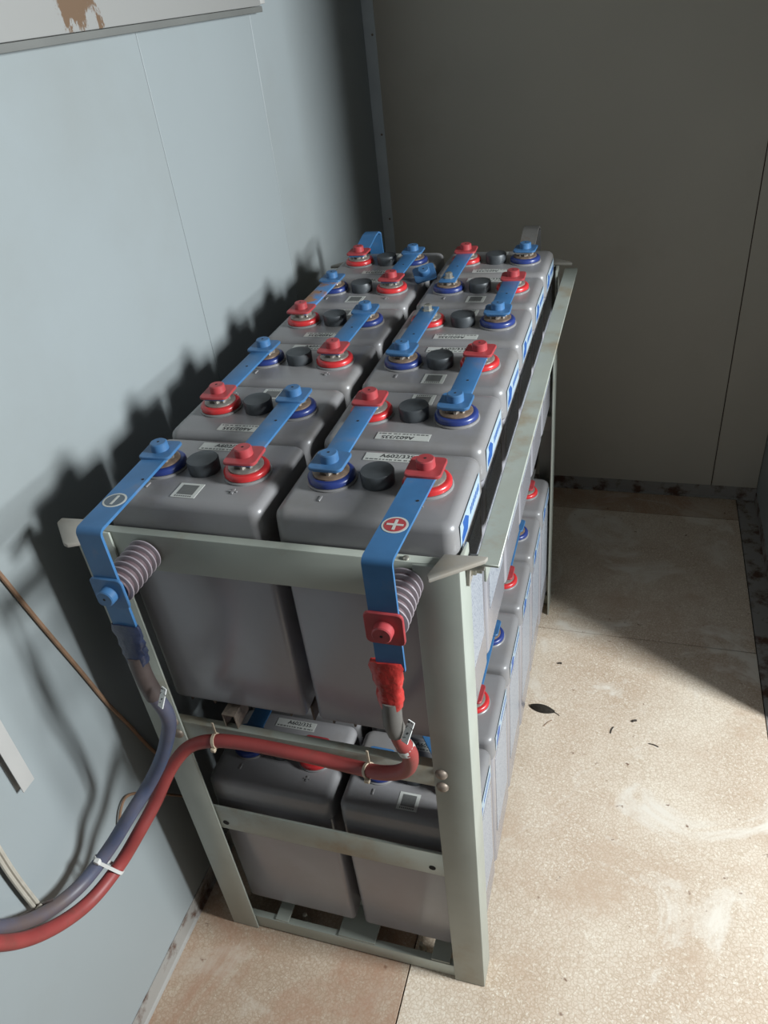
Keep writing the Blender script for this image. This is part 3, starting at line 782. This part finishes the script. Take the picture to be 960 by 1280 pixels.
link('string', tube('string', M['sleeve_b'], [(0, 0, 0), tuple((q1-ktp)*0.6+Vector((0, 0, 0.010))), tuple(q1-ktp+Vector((-0.002, 0, 0.0125)))], 0.0016, 6, 5), tw)
link('string', tube('string', M['sleeve_b'], [(0, 0, 0), tuple((q3-ktp)*0.5+Vector((0, 0, 0.006))), tuple(q3-ktp+Vector((-0.002, 0, 0.0125)))], 0.0016, 6, 5), tw)

# ------------------------------------------------------------------ wall fittings
td = empty('wall_trunking', (XL, -0.2567, -0.325), 'narrow white trunking ending above the hanging cables on the wall', 'trunking')
link('channel', angle_mesh('channel', M['whiteplastic'], [(0.0003, -0.0105), (0.0003, 0.0105), (0.012, 0.0105), (0.012, -0.0105), (0.0105, -0.0105), (0.0105, 0.009), (0.0015, 0.009), (0.0015, -0.0105)], 0, 0.62, 'z', 0.0003), td)
wu = empty('wall_unit', (XL, 0.056, 0.4366), 'white wall-mounted unit with brown peeled stain above the batteries', 'wall unit')
link('front_panel', box('front_panel', M['panel'], 0.0005, 0.022, -0.75, 0.755, 0.010, 0.55, 0.002), wu)
link('end_trim', box('end_trim', M['whiteplastic'], 0.0005, 0.017, 0.757, 0.786, 0.012, 0.55, 0.002), wu)
link('drip_lip', box('drip_lip', M['lip'], 0.0005, 0.016, -0.75, 0.772, 0.0005, 0.0095, 0.001), wu)

# ------------------------------------------------------------------ bits on the floor
def leaf():
    bm = bmesh.new()
    n = 9
    top = []
    for i in range(n):
        t = i/(n-1)
        wd = 0.0125*math.sin(PI*min(1, t*0.9+0.08))**0.7
        z = 0.006*math.sin(PI*t)
        top.append([(-0.026+0.056*t, -wd, 0.0006+z*0.1), (-0.026+0.056*t, -wd*0.4, 0.004+z), (-0.026+0.056*t, wd*0.4, 0.004+z), (-0.026+0.056*t, wd, 0.0006+z*0.1)])
    R_ = [[bm.verts.new(p) for p in r] for r in top]
    for a, b in zip(R_, R_[1:]):
        for j in range(3): bm.faces.new((a[j], a[j+1], b[j+1], b[j]))
    bmesh.ops.solidify(bm, geom=bm.faces[:], thickness=0.0008)
    return mesh_from(bm, 'blade', M['leaf'])
lf = empty('dry_leaf', (0.240, 0.519, FZ), 'dark curled dry leaf on the sunlit floor beside the lower cells', 'leaf', rz=-0.15)
link('blade', leaf(), lf, (0, 0, 0.0006))
link('stalk', tube('stalk', M['leaf'], [(0.028, 0, 0.002), (0.036, -0.003, 0.0012), (0.042, -0.006, 0.0011)], 0.0007, 6, 3), lf)
for (px, py, ln, an, lab) in ((793, 902, 0.010, 0.5, 'tiny dark crumb on the bright floor patch'), (765, 913, 0.020, 1.3, 'short dark twig standing out on the bright floor patch'),
                              (817, 932, 0.020, -0.25, 'small dark twig lying near the middle of the bright floor'), (700, 830, 0.008, 0.1, 'tiny dark crumb near the floor joint'),
                              (685, 904, 0.026, 0.9, 'thin brown straw beside the dry leaf')):
    p = pix(px, py, z=FZ)
    pts = [(-ln/2, 0, 0.0012), (0, 0.0012, 0.0016), (ln/2, 0, 0.0012)]
    o = link('twig', tube('twig', M['twig'] if py != 904 else M['brownwire'], pts, (0.0011 if py != 904 else 0.0006) if ln > 0.012 else 0.0022, 6, 3), None, (p.x, p.y, FZ), (0, 0, an))
    if ln <= 0.012: o.location.z = FZ+0.001
    tag(o, lab, 'debris', 'debris on the floor')
